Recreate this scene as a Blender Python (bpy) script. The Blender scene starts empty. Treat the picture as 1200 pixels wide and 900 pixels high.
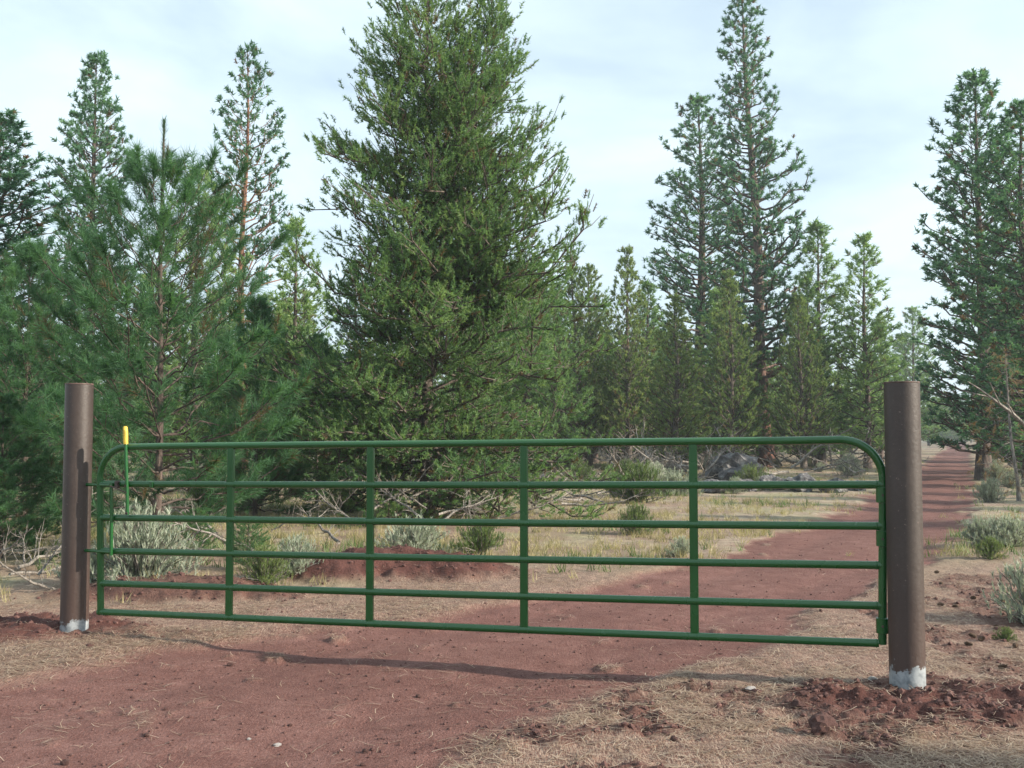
import bpy, math, random
import numpy as np
from mathutils import Vector
rad = math.radians
S = bpy.context.scene
COL = S.collection

# ------------------------------------------------------------------ camera
CAM_H, F, PITCH = 1.46, 1200.0, math.atan(62/1200)
cd = bpy.data.cameras.new('camera'); cam = bpy.data.objects.new('camera', cd); COL.objects.link(cam)
cd.lens = 36.0; cd.sensor_width = 36.0; cd.clip_end = 6000; cd.clip_start = 0.1
cam.location = (0, 0, CAM_H); cam.rotation_euler = (math.pi/2 + PITCH, 0, 0)
S.camera = cam

# ------------------------------------------------------------------ sun + sky
SUN_EL, SUN_DIR = 24.0, (0.9615, -0.2750)          # horizontal direction towards the sun
sun_az = math.atan2(SUN_DIR[0], SUN_DIR[1])      # clockwise from +Y
sd = bpy.data.lights.new('sun', 'SUN'); sd.energy = 5.0; sd.angle = rad(0.7); sd.color = (1.0, 0.90, 0.76)
so = bpy.data.objects.new('sun', sd); COL.objects.link(so)
tv = Vector((math.cos(rad(SUN_EL))*SUN_DIR[0], math.cos(rad(SUN_EL))*SUN_DIR[1], math.sin(rad(SUN_EL))))
so.rotation_euler = (tv).to_track_quat('Z', 'Y').to_euler(); so.location = (30, -8, 30)

W = bpy.data.worlds.new('World'); S.world = W; W.use_nodes = True
nt = W.node_tree; nt.nodes.clear()
def N(t, **k):
    n = nt.nodes.new(t)
    for a, v in k.items(): setattr(n, a, v)
    return n
out = N('ShaderNodeOutputWorld'); bg = N('ShaderNodeBackground'); bg.inputs[1].default_value = 0.1
sky = N('ShaderNodeTexSky', sky_type='NISHITA'); sky.sun_disc = False
sky.sun_elevation = rad(SUN_EL); sky.sun_rotation = sun_az; sky.air_density = 1.0; sky.dust_density = 1.5; sky.ozone_density = 1.2
tc = N('ShaderNodeTexCoord'); sep = N('ShaderNodeSeparateXYZ'); nt.links.new(tc.outputs['Generated'], sep.inputs[0])
zz = N('ShaderNodeMath', operation='ADD'); zz.inputs[1].default_value = 0.16; nt.links.new(sep.outputs[2], zz.inputs[0])
zm = N('ShaderNodeMath', operation='MAXIMUM'); zm.inputs[1].default_value = 0.03; nt.links.new(zz.outputs[0], zm.inputs[0])
dx = N('ShaderNodeMath', operation='DIVIDE'); dy = N('ShaderNodeMath', operation='DIVIDE')
nt.links.new(sep.outputs[0], dx.inputs[0]); nt.links.new(zm.outputs[0], dx.inputs[1])
nt.links.new(sep.outputs[1], dy.inputs[0]); nt.links.new(zm.outputs[0], dy.inputs[1])
cmb = N('ShaderNodeCombineXYZ'); nt.links.new(dx.outputs[0], cmb.inputs[0]); nt.links.new(dy.outputs[0], cmb.inputs[1])
n1 = N('ShaderNodeTexNoise'); n1.inputs['Scale'].default_value = 1.25; n1.inputs['Detail'].default_value = 7; n1.inputs['Roughness'].default_value = 0.52
n1.inputs['Distortion'].default_value = 0.35
nt.links.new(cmb.outputs[0], n1.inputs['Vector'])
rmp = N('ShaderNodeMapRange'); rmp.inputs[1].default_value = 0.36; rmp.inputs[2].default_value = 0.62
rmp.inputs[3].default_value = 0.50; rmp.inputs[4].default_value = 0.98
nt.links.new(n1.outputs[0], rmp.inputs[0])
mx = N('ShaderNodeMix', data_type='RGBA'); nt.links.new(rmp.outputs[0], mx.inputs[0])
nt.links.new(sky.outputs[0], mx.inputs[6]); mx.inputs[7].default_value = (5.5, 6.65, 7.25, 1)
nt.links.new(mx.outputs[2], bg.inputs[0]); nt.links.new(bg.outputs[0], out.inputs[0])

S.view_settings.view_transform = 'Standard'; S.view_settings.look = 'None'
S.view_settings.exposure = 0.84; S.view_settings.gamma = 1.0; S.view_settings.use_curve_mapping = False
S.render.resolution_x, S.render.resolution_y = 1024, 768

# ------------------------------------------------------------------ helpers
def ray(px, py):
    u, v = (px-600)/F, (450-py)/F
    c, s = math.cos(PITCH), math.sin(PITCH)
    return np.array([u, c - s*v, s + c*v])
def on(px, py, z=0.0):                 # where the ray through a photo pixel meets height z
    d = ray(px, py); t = (z-CAM_H)/d[2]; return np.array([0, 0, CAM_H]) + d*t
def far(px, py, Y):                    # the point of the ray at depth Y
    d = ray(px, py); return np.array([0, 0, CAM_H]) + d*(Y/d[1])

def sstep(a, b, x):
    t = np.clip((x-a)/(b-a), 0, 1); return t*t*(3-2*t)
_perm = np.random.RandomState(7).permutation(4096)
def _h(ix, iy, s): return _perm[(_perm[(ix + s*131) & 4095] + iy) & 4095]/4095.0
def vnoise(x, y, s=0):
    ix = np.floor(x).astype(int); iy = np.floor(y).astype(int); fx = x-ix; fy = y-iy
    fx = fx*fx*(3-2*fx); fy = fy*fy*(3-2*fy)
    return (_h(ix,iy,s)*(1-fx)+_h(ix+1,iy,s)*fx)*(1-fy) + (_h(ix,iy+1,s)*(1-fx)+_h(ix+1,iy+1,s)*fx)*fy
def fbm(x, y, o=4, s=0):
    a, v, n = 1.0, 0, 0
    for i in range(o):
        v = v + a*vnoise(x*2**i, y*2**i, s+i); n += a; a *= .5
    return v/n

def tag(o, label=None, cat=None, group=None, kind=None):
    if label: o['label'] = label
    if cat: o['category'] = cat
    if group: o['group'] = group
    if kind: o['kind'] = kind
    return o
def empty(name, loc, rz=0):
    o = bpy.data.objects.new(name, None); COL.objects.link(o); o.location = loc; o.rotation_euler = (0, 0, rz)
    o.empty_display_size = .2; return o
def link(name, me, mat=None, parent=None, loc=None):
    o = bpy.data.objects.new(name, me); COL.objects.link(o)
    if mat and not me.materials: me.materials.append(mat)
    if parent: o.parent = parent
    if loc is not None: o.location = loc
    return o
def mesh_np(name, V, Fc, smooth=False, tint=None, cols=None):
    """V (n,3); Fc (m,k) faces of constant size, or list of such arrays"""
    if not isinstance(Fc, (list, tuple)): Fc = [Fc]
    Fc = [np.asarray(f, dtype=np.int32) for f in Fc if len(f)]
    me = bpy.data.meshes.new(name); me.vertices.add(len(V)); me.vertices.foreach_set('co', np.asarray(V, dtype=np.float32).ravel())
    flat = np.concatenate([f.ravel() for f in Fc]); sizes = np.concatenate([np.full(len(f), f.shape[1], dtype=np.int32) for f in Fc])
    me.loops.add(len(flat)); me.loops.foreach_set('vertex_index', flat)
    me.polygons.add(len(sizes)); st = np.concatenate([[0], np.cumsum(sizes)[:-1]]).astype(np.int32)
    me.polygons.foreach_set('loop_start', st)
    me.polygons.foreach_set('use_smooth', np.full(len(sizes), smooth, dtype=bool))
    if tint is not None:
        a = me.attributes.new('tint', 'FLOAT', 'POINT'); a.data.foreach_set('value', np.asarray(tint, dtype=np.float32))
    if cols is not None:
        a = me.attributes.new('mask', 'FLOAT_COLOR', 'POINT'); a.data.foreach_set('color', np.asarray(cols, dtype=np.float32).ravel())
    me.update(calc_edges=True); return me
def tubes(P, R, k=5, cap=True):
    """batch of tubes: P (B,N,3), R (B,N)"""
    P = np.asarray(P, float); R = np.asarray(R, float); B, n, _ = P.shape
    T = np.gradient(P, axis=1); T /= np.linalg.norm(T, axis=2, keepdims=True)+1e-9
    ref = np.where(np.abs(T[:, :1, 2:3]) > .8, np.array([1., 0, 0]), np.array([0, 0, 1.]))
    U = np.cross(T, ref); U /= np.linalg.norm(U, axis=2, keepdims=True)+1e-9; Vv = np.cross(T, U)
    a = np.arange(k)*2*math.pi/k
    ring = P[:, :, None] + R[:, :, None, None]*(U[:, :, None]*np.cos(a)[:, None] + Vv[:, :, None]*np.sin(a)[:, None])
    V = ring.reshape(-1, 3); idx = np.arange(B*n*k).reshape(B, n, k)
    q = np.stack([idx[:, :-1], np.roll(idx[:, :-1], -1, 2), np.roll(idx[:, 1:], -1, 2), idx[:, 1:]], -1).reshape(-1, 4)
    fs = [q]
    if cap: fs += [idx[:, 0, ::1].reshape(-1, k), idx[:, -1, ::-1].reshape(-1, k)]
    return V, fs
class MB:
    def __init__(s): s.V = []; s.F = {}; s.n = 0
    def add(s, V, fs):
        if not isinstance(fs, (list, tuple)): fs = [fs]
        for f in fs:
            f = np.asarray(f)
            if len(f): s.F.setdefault(f.shape[1], []).append(f+s.n)
        s.V.append(np.asarray(V, float)); s.n += len(V); return s
    def tube(s, pts, r, k=12):
        pts = np.asarray(pts, float); r = np.full(len(pts), r) if np.isscalar(r) else np.asarray(r)
        return s.add(*tubes(pts[None], r[None], k))
    def box(s, c, sx, sy, sz, ax=0.0, bev=.002):
        b = min(bev, sx*.45, sy*.45, sz*.45); vs = []
        for zi, zz_ in ((0, -sz/2), (1, -sz/2+b), (2, sz/2-b), (3, sz/2)):
            i = b if zi in (0, 3) else 0
            X, Y = sx/2-i, sy/2-i
            c_ = b*.6
            for (x, y) in ((-X+c_, -Y), (X-c_, -Y), (X, -Y+c_), (X, Y-c_), (X-c_, Y), (-X+c_, Y), (-X, Y-c_), (-X, -Y+c_)): vs.append((x, y, zz_))
        V = np.array(vs); ca, sa = math.cos(ax), math.sin(ax)
        V = np.stack([V[:, 0]*ca-V[:, 1]*sa, V[:, 0]*sa+V[:, 1]*ca, V[:, 2]], 1)+np.asarray(c)
        q = [(l*8+i, l*8+(i+1) % 8, (l+1)*8+(i+1) % 8, (l+1)*8+i) for l in range(3) for i in range(8)]
        return s.add(V, [np.array(q), np.array([list(range(7, -1, -1)), [24+i for i in range(8)]])])
    def build(s, name, mat=None, parent=None, smooth=True, loc=None):
        me = mesh_np(name, np.concatenate(s.V), [np.concatenate(f) for f in s.F.values()], smooth)
        if smooth:
            try: me.set_sharp_from_angle(angle=rad(40))
            except Exception: pass
        return link(name, me, mat, parent, loc)

# ------------------------------------------------------------------ materials
def new_mat(name):
    m = bpy.data.materials.new(name); m.use_nodes = True; t = m.node_tree
    return m, t, t.nodes['Principled BSDF'], lambda ty, **k: _mk(t, ty, k)
def _mk(t, ty, k):
    n = t.nodes.new(ty)
    for a, v in k.items(): setattr(n, a, v)
    return n
def ramp(t, src, stops):
    r = t.nodes.new('ShaderNodeValToRGB'); e = r.color_ramp.elements
    while len(e) < len(stops): e.new(.5)
    for q, (p, c) in zip(e, stops): q.position = p; q.color = (*c, 1)
    t.links.new(src, r.inputs[0]); return r.outputs[0]
def noise(t, scale, detail=4, rough=.55, coord='Object', vec=None):
    n = t.nodes.new('ShaderNodeTexNoise'); n.inputs['Scale'].default_value = scale; n.inputs['Detail'].default_value = detail; n.inputs['Roughness'].default_value = rough
    if vec is None:
        c = t.nodes.new('ShaderNodeTexCoord'); vec = c.outputs[coord]
    t.links.new(vec, n.inputs['Vector']); return n.outputs[0]
def bump(t, bs, h, dist, strength=1.0):
    b = t.nodes.new('ShaderNodeBump'); b.inputs['Distance'].default_value = dist; b.inputs['Strength'].default_value = strength
    t.links.new(h, b.inputs['Height']); t.links.new(b.outputs[0], bs.inputs['Normal']); return b
def mixc(t, f, a, b, mode='MIX'):
    m = t.nodes.new('ShaderNodeMix'); m.data_type = 'RGBA'; m.blend_type = mode
    for s, v in ((m.inputs[0], f), (m.inputs[6], a), (m.inputs[7], b)):
        if isinstance(v, (int, float)): s.default_value = v
        elif isinstance(v, tuple): s.default_value = (*v, 1)
        else: t.links.new(v, s)
    return m.outputs[2]
def math_(t, op, a, b=0.0, c=None):
    m = t.nodes.new('ShaderNodeMath'); m.operation = op
    for s, v in ((m.inputs[0], a), (m.inputs[1], b)) + (((m.inputs[2], c),) if c is not None else ()):
        if isinstance(v, (int, float)): s.default_value = v
        else: t.links.new(v, s)
    return m.outputs[0]

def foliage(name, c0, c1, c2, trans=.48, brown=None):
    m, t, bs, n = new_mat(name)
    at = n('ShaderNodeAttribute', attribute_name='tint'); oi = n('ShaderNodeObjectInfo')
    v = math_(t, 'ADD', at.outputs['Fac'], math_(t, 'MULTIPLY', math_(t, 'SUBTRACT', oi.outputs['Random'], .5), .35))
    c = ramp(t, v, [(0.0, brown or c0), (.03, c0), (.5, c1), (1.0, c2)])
    t.links.new(c, bs.inputs['Base Color']); bs.inputs['Roughness'].default_value = .55
    bs.inputs['Specular IOR Level'].default_value = .35
    tr = n('ShaderNodeBsdfTranslucent'); t.links.new(mixc(t, 1.0, c, (1.25, 1.3, .7), 'MULTIPLY'), tr.inputs[0])
    ms = n('ShaderNodeMixShader'); ms.inputs[0].default_value = trans
    t.links.new(bs.outputs[0], ms.inputs[1]); t.links.new(tr.outputs[0], ms.inputs[2])
    t.links.new(ms.outputs[0], t.nodes['Material Output'].inputs[0]); return m
M = {}
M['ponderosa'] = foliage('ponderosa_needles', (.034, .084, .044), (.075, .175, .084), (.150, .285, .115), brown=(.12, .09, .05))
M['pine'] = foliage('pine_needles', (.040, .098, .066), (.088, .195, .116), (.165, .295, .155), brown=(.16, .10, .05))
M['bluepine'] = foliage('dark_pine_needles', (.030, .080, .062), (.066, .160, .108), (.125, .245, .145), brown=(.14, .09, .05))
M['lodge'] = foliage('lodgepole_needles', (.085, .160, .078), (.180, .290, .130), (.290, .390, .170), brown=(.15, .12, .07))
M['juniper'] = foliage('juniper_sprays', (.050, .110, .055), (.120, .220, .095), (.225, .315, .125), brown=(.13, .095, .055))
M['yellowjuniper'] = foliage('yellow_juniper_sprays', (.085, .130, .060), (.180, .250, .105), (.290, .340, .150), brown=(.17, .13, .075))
M['sage'] = foliage('sage_leaves', (.21, .25, .19), (.34, .38, .30), (.46, .49, .40), .2)
M['rabbit'] = foliage('green_shrub_leaves', (.07, .12, .04), (.13, .19, .07), (.22, .27, .10), .3)
M['straw'] = foliage('straw', (.19, .115, .085), (.40, .30, .22), (.63, .52, .41), .2)
M['grass'] = foliage('dry_grass_blades', (.20, .18, .08), (.36, .31, .17), (.52, .45, .28), .3)
M['brown'] = foliage('brown_dead_needles', (.14, .075, .035), (.25, .15, .075), (.36, .25, .14), .3)
def bark(name, a, b, sc=6.0, grey=None):
    m, t, bs, n = new_mat(name)
    tcn = n('ShaderNodeTexCoord'); mp = n('ShaderNodeMapping'); mp.inputs['Scale'].default_value = (1, 1, .22)
    t.links.new(tcn.outputs['Object'], mp.inputs[0])
    h = noise(t, sc*2.2, 5, .65, vec=mp.outputs[0])
    t.links.new(ramp(t, h, [(.36, a), (.6, b)]), bs.inputs['Base Color']); bs.inputs['Roughness'].default_value = .9
    bump(t, bs, h, .03); return m
M['bark'] = bark('dark_pine_bark', (.035, .026, .022), (.13, .095, .08))
def tallbark():
    m = bark('tall_pine_bark', (.05, .032, .026), (.17, .12, .098), 4); t = m.node_tree; bs = t.nodes['Principled BSDF']
    src = bs.inputs['Base Color'].links[0].from_socket; g = t.nodes.new('ShaderNodeTexCoord'); sp = t.nodes.new('ShaderNodeSeparateXYZ'); t.links.new(g.outputs['Object'], sp.inputs[0])
    mr = t.nodes.new('ShaderNodeMapRange'); mr.inputs[1].default_value = 6.5; mr.inputs[2].default_value = 2.0; t.links.new(sp.outputs[2], mr.inputs[0])
    t.links.new(mixc(t, mr.outputs[0], src, mixc(t, 1.0, src, (1.6, 1.12, 1.0), 'MULTIPLY')), bs.inputs['Base Color']); return m
M['tallbark'] = tallbark()
M['redbark'] = bark('red_pine_bark', (.05, .028, .02), (.30, .145, .09), 4)
M['greybark'] = bark('grey_juniper_bark', (.04, .032, .026), (.15, .12, .098), 8)
M['deadwood'] = bark('weathered_grey_wood', (.09, .078, .068), (.30, .27, .24), 8)

# gate green paint
m, t, bs, n = new_mat('green_gate_paint'); M['green'] = m
a = noise(t, 3.0, 4); b = noise(t, 60, 5, .7)
c = mixc(t, a, (.006, .070, .014), (.012, .105, .022))
tcn = n('ShaderNodeNewGeometry'); sp = n('ShaderNodeSeparateXYZ'); t.links.new(tcn.outputs['Normal'], sp.inputs[0])
dust = math_(t, 'MULTIPLY', math_(t, 'MAXIMUM', sp.outputs[2], 0.0), math_(t, 'MULTIPLY', b, .16))
c = mixc(t, dust, c, (.36, .33, .26)); t.links.new(c, bs.inputs['Base Color'])
t.links.new(math_(t, 'MULTIPLY_ADD', a, .2, .16), bs.inputs['Roughness']); bs.inputs['Coat Weight'].default_value = .15
m, t, bs, n = new_mat('yellow_grip_rubber'); M['yellow'] = m
t.links.new(ramp(t, noise(t, 40, 5), [(.35, (.34, .23, .03)), (.6, (.70, .50, .06))]), bs.inputs['Base Color']); bs.inputs['Roughness'].default_value = .5
m, t, bs, n = new_mat('dark_steel'); M['steel'] = m
t.links.new(ramp(t, noise(t, 30, 5), [(.35, (.03, .022, .018)), (.65, (.10, .08, .07))]), bs.inputs['Base Color']); bs.inputs['Roughness'].default_value = .5; bs.inputs['Metallic'].default_value = .5
# rusty post: brown steel pipe, pale paint flaking round the foot
def post_mat(name, wh):
    m, t, bs, n = new_mat(name)
    tcn = n('ShaderNodeTexCoord'); sp = n('ShaderNodeSeparateXYZ'); t.links.new(tcn.outputs['Object'], sp.inputs[0])
    big = noise(t, 3.0, 6, .6); fine = noise(t, 45, 6, .7)
    mp = n('ShaderNodeMapping'); mp.inputs['Scale'].default_value = (9, 9, .7); t.links.new(tcn.outputs['Object'], mp.inputs[0])
    streak = noise(t, 3, 5, .6, vec=mp.outputs[0])
    c = ramp(t, math_(t, 'MULTIPLY_ADD', fine, .45, math_(t, 'MULTIPLY', big, .55)), [(.33, (.022, .015, .012)), (.5, (.037, .026, .021)), (.66, (.062, .047, .039))])
    c = mixc(t, math_(t, 'MULTIPLY', streak, .55), c, (.042, .028, .022))
    sc = math_(t, 'GREATER_THAN', noise(t, 60, 3, .5), .70); c = mixc(t, math_(t, 'MULTIPLY', sc, .45), c, (.24, .18, .15))
    red = n('ShaderNodeMapRange'); red.inputs[1].default_value = .75; red.inputs[2].default_value = .1
    t.links.new(sp.outputs[2], red.inputs[0]); c = mixc(t, math_(t, 'MULTIPLY', red.outputs[0], .45), c, (.08, .042, .033))  # red light bounced off the ground, painted into the lower part of the pipe
    edge = math_(t, 'MULTIPLY_ADD', noise(t, 8, 8, .75), .40, wh-.20)
    wm = n('ShaderNodeMapRange'); wm.inputs[1].default_value = -.006; wm.inputs[2].default_value = .006
    t.links.new(math_(t, 'SUBTRACT', edge, sp.outputs[2]), wm.inputs[0])
    c = mixc(t, wm.outputs[0], c, ramp(t, noise(t, 25, 5), [(.3, (.13, .15, .165)), (.6, (.32, .345, .36))]))
    t.links.new(c, bs.inputs['Base Color'])
    t.links.new(math_(t, 'MULTIPLY_ADD', fine, .3, .34), bs.inputs['Roughness']); bs.inputs['Specular IOR Level'].default_value = .6
    bump(t, bs, fine, .0022); return m
M['postR'] = post_mat('brown_pipe_right', .09); M['postL'] = post_mat('brown_pipe_left', .03)

# ground
def stone_mat(name, stops, sc=9, bd=.01):
    m, t, bs, n = new_mat(name); oi = n('ShaderNodeObjectInfo')
    h = noise(t, sc, 6, .65); t.links.new(ramp(t, h, stops), bs.inputs['Base Color']); bs.inputs['Roughness'].default_value = .92
    bump(t, bs, h, bd); return m
M['redstone'] = stone_mat('red_cinder', [(.3, (.045, .020, .017)), (.55, (.105, .048, .040)), (.75, (.21, .115, .095))], 30)
M['paleclod'] = stone_mat('pale_stone', [(.3, (.30, .27, .26)), (.7, (.62, .58, .55))], 30)
M['boulder'] = stone_mat('lava_boulder', [(.3, (.035, .033, .035)), (.5, (.10, .095, .098)), (.68, (.26, .25, .24)), (.8, (.40, .40, .36))], 3.5, .05)
M['cone'] = stone_mat('cone_scales', [(.3, (.05, .03, .02)), (.7, (.22, .14, .09))], 60)

m, t, bs, n = new_mat('forest_ground'); M['ground'] = m
mk = n('ShaderNodeVertexColor') if False else n('ShaderNodeAttribute', attribute_name='mask')
sc = n('ShaderNodeSeparateColor'); t.links.new(mk.outputs['Color'], sc.inputs[0])
tcn = n('ShaderNodeTexCoord'); vec = tcn.outputs['Object']
big = noise(t, .5, 5, .6, vec=vec); mid = noise(t, 5, 6, .65, vec=vec); fine = noise(t, 45, 5, .7, vec=vec); tiny = noise(t, 190, 3, .6, vec=vec)
vo = n('ShaderNodeTexVoronoi'); vo.inputs['Scale'].default_value = 75; t.links.new(vec, vo.inputs['Vector'])
# road: compacted red cinder
f = math_(t, 'MULTIPLY_ADD', fine, .4, math_(t, 'MULTIPLY_ADD', mid, .35, math_(t, 'MULTIPLY', big, .25)))
road = ramp(t, f, [(.34, (.080, .030, .025)), (.5, (.150, .068, .056)), (.64, (.240, .126, .107))])
spk = math_(t, 'GREATER_THAN', tiny, .60); road = mixc(t, math_(t, 'MULTIPLY', spk, .5), road, (.42, .26, .23))
spk2 = math_(t, 'LESS_THAN', tiny, .37); road = mixc(t, math_(t, 'MULTIPLY', spk2, .6), road, (.075, .026, .022))
# needle litter: several stretched straw noises crossing
def straw(angle, s):
    mp = n('ShaderNodeMapping'); mp.inputs['Rotation'].default_value = (0, 0, angle); mp.inputs['Scale'].default_value = (s, s*.09, 1)
    t.links.new(vec, mp.inputs[0]); return noise(t, 1.0, 2, .5, vec=mp.outputs[0])
s_ = math_(t, 'MAXIMUM', math_(t, 'MAXIMUM', straw(.3, 170), straw(1.25, 150)), math_(t, 'MAXIMUM', straw(2.1, 190), straw(2.9, 160)))
lit = ramp(t, s_, [(.52, (.12, .065, .052)), (.62, (.27, .19, .145)), (.74, (.48, .39, .31))])
lit = mixc(t, math_(t, 'MULTIPLY', mid, .35), lit, (.30, .16, .12))
soil = ramp(t, f, [(.34, (.042, .018, .015)), (.5, (.090, .037, .030)), (.66, (.17, .076, .062))])
duff = ramp(t, math_(t, 'MULTIPLY_ADD', mid, .6, math_(t, 'MULTIPLY', fine, .4)), [(.34, (.15, .10, .08)), (.5, (.31, .24, .18)), (.66, (.46, .39, .29))])
duff = mixc(t, ramp(t, big, [(.42, (0, 0, 0)), (.62, (.5, .5, .5))]), duff, (.22, .24, .11))
c = mixc(t, sc.outputs[1], duff, lit)
c = mixc(t, sc.outputs[0], c, road); c = mixc(t, sc.outputs[2], c, soil)
t.links.new(c, bs.inputs['Base Color']); bs.inputs['Roughness'].default_value = .93; bs.inputs['Specular IOR Level'].default_value = .25
hh = math_(t, 'ADD', math_(t, 'MULTIPLY', fine, 1.0), math_(t, 'ADD', math_(t, 'MULTIPLY', s_, .4), math_(t, 'MULTIPLY', vo.outputs[0], -.25)))
bump(t, bs, hh, .016)

# ------------------------------------------------------------------ ground: height and masks
Lp = [(-900, 960), (-500, 880), (0, 792), (200, 757), (330, 738), (480, 720), (620, 700), (720, 680), (820, 655), (920, 622), (1000, 590), (1050, 562), (1080, 543), (1104, 528), (1117, 518)]
Rp = [(380, 1000), (500, 905), (565, 872), (700, 815), (770, 790), (870, 768), (905, 740), (960, 715), (1010, 690), (1060, 670), (1105, 655), (1118, 630), (1138, 600), (1146, 575), (1142, 550), (1138, 535), (1131, 520)]
Lw = np.array([on(*p) for p in Lp]); Rw = np.array([on(*p) for p in Rp])
Lw = np.vstack([[-60, Lw[0, 1]-.2, 0], Lw, [Lw[-1, 0]*4, Lw[-1, 1]*4, 0]]); Rw = np.vstack([[.2, -40, 0], Rw, [Lw[-1, 0]+3.2, Lw[-1, 1], 0]])
def edges(y): return np.interp(y, Lw[:, 1], Lw[:, 0]), np.interp(y, Rw[:, 1], Rw[:, 0])
def road_sd(x, y):                       # >0 inside (metres, rough)
    l, r = edges(y)
    slopeL = np.where(y < 9, .35, .85)
    return np.minimum((x-l)*slopeL, (r-x)*np.where(y < 8.5, .6, .95))
PR = far(1061.5, 798, 6.02)[:2]; PL = far(87, 733, 7.74)[:2]
def masks(x, y):
    wob = (fbm(x*1.7, y*1.7, 4, 3)-.5)
    sd_ = road_sd(x, y) + wob*.9*np.clip(.15+y*.05, .3, 1.2)
    r = sstep(-.10, .14, sd_)
    dR = np.hypot((x-PR[0]-.32)*.44, (y-PR[1]+.30)*1.25) + wob*.75
    dL = np.hypot((x-PL[0]+.5)*.55, (y-PL[1]-.15)*1.2) + wob*.7
    # berm behind the gate
    B = on(460, 672); dB = np.hypot((x-B[0])*.62, (y-B[1])*1.2) + wob*.7
    B2 = on(190, 697); dB2 = np.hypot((x-B2[0])*.55, (y-B2[1])*1.5) + wob*.8
    B3 = on(1230, 700); dB3 = np.hypot((x-B3[0])*.9, (y-B3[1])*.8) + wob*.8
    soil = np.maximum.reduce([sstep(.78, .42, dR), sstep(.75, .45, dL), sstep(1.05, .6, dB), sstep(.85, .5, dB2)*.9, sstep(.7, .3, dB3)*.7])
    near = sstep(16, 9, y)*sstep(-3.4, -1.2, sd_ + wob)
    patch = sstep(.46, .60, fbm(x*.9+31, y*.9, 4, 9))
    lit = np.clip(np.maximum(near, patch*.6), 0, 1)
    soil_extra = sstep(.50, .60, fbm(x*2.3, y*2.3+9, 4, 21))*np.maximum(sstep(6.6, 5.8, y)*(x > -.6), .8*(x > 2.9)*(y < 11))*(1-r)*.8
    stray = sstep(.72, .82, fbm(x*3.1+5, y*3.1, 4, 14))*r*sstep(1.1, 0.1, sd_)
    r = r*(1-stray*.6)
    return r, lit, np.maximum(soil, soil_extra)*(1-r*.9), dR, dL, dB, dB2
def height(x, y, fine=True):
    r, lit, soil, dR, dL, dB, dB2 = masks(x, y)
    h = -.045*r + (.05*np.clip(np.abs(y-6.5)/8, .12, 4))*(fbm(x*.25, y*.25, 3, 5)-.5)*(1-r*.8)
    l_, rr_ = edges(y); u_ = (x-l_)/np.maximum(rr_-l_, .5); h = h - .018*r*(np.exp(-((u_-.27)/.09)**2)+np.exp(-((u_-.75)/.09)**2))
    h = h + .07*sstep(.8, .1, dR) + .07*sstep(.8, .1, dL) + .27*sstep(1.0, .05, dB) + .15*sstep(.8, .1, dB2)
    if fine:
        h = h + (fbm(x*9, y*9, 4, 40)-.5)*(.012 + .085*soil + .02*(1-r))
    return h
def gz(x, y): return float(height(np.array([float(x)]), np.array([float(y)]), False)[0])

azs = np.concatenate([np.linspace(-180, -45, 60, endpoint=False), np.linspace(-45, 45, 700, endpoint=False), np.linspace(45, 180, 60, endpoint=False)])
rr = np.concatenate([[.3, 1, 2, 2.8], np.geomspace(3.4, 16, 330), np.geomspace(16.3, 90, 150), np.geomspace(95, 4500, 50)])
A, Rr = np.meshgrid(np.radians(azs), rr); X = np.sin(A)*Rr; Y = np.cos(A)*Rr
r_, l_, s__, *_ = masks(X.ravel(), Y.ravel()); Z = height(X.ravel(), Y.ravel())
Z = Z + np.where(np.abs(A.ravel()) > rad(45), 0, 0)
nr, na = X.shape; idx = np.arange(nr*na).reshape(nr, na)
q = np.stack([idx[:-1], np.roll(idx[:-1], -1, 1), np.roll(idx[1:], -1, 1), idx[1:]], -1).reshape(-1, 4)[:, ::-1]
V = np.stack([X.ravel(), Y.ravel(), Z], 1); C = np.stack([r_, l_, s__, np.ones_like(r_)], 1)
isroad = r_[q].mean(1) > .5
def sub(nm, sel):
    f = q[sel]; u, inv = np.unique(f.ravel(), return_inverse=True)
    VV, CC = V[u], C[u]; ff = inv.reshape(-1, 4)
    if nm == 'ground':                                   # close the centre under the camera
        pass
    return tag(link(nm, mesh_np(nm, VV, ff, True, cols=CC), M['ground']), kind='structure')
sub('road', isroad); sub('ground', ~isroad)

# ------------------------------------------------------------------ foliage and tree builders
def perp(ax, rng):
    r = rng.normal(size=ax.shape); r -= (r*ax).sum(-1, keepdims=True)*ax
    return r/(np.linalg.norm(r, axis=-1, keepdims=True)+1e-9)
def blades(pos, axis, n, length, width, shoot, spread, rng, tint, droop=0.0, tj=.12):
    """n thin blades round each shoot; pos/axis (K,3)"""
    K = len(pos); axis = axis/(np.linalg.norm(axis, axis=1, keepdims=True)+1e-9)
    ax = np.repeat(axis, n, 0); p = np.repeat(pos, n, 0); sh = np.repeat(np.broadcast_to(shoot, (K,)), n)
    u = rng.rand(K*n); p = p + ax*(sh*(u-.3))[:, None]
    phi = np.radians(rng.uniform(spread[0], spread[1], K*n))
    pr = perp(ax, rng); d = ax*np.cos(phi)[:, None] + pr*np.sin(phi)[:, None]; d[:, 2] -= droop
    L = length*rng.uniform(.65, 1.15, K*n)*np.repeat(rng.uniform(.7, 1.3, K), n); w = perp(d, rng)*(width*rng.uniform(.7, 1.2, K*n)/2)[:, None]
    tip = p + d*L[:, None]
    V = np.stack([p-w, p+w, tip], 1).reshape(-1, 3)
    tt = np.repeat(np.repeat(tint, n)+rng.uniform(-tj, tj, K*n), 3)
    return V, np.arange(len(V)).reshape(-1, 3), np.clip(tt, -1, 1)

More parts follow.
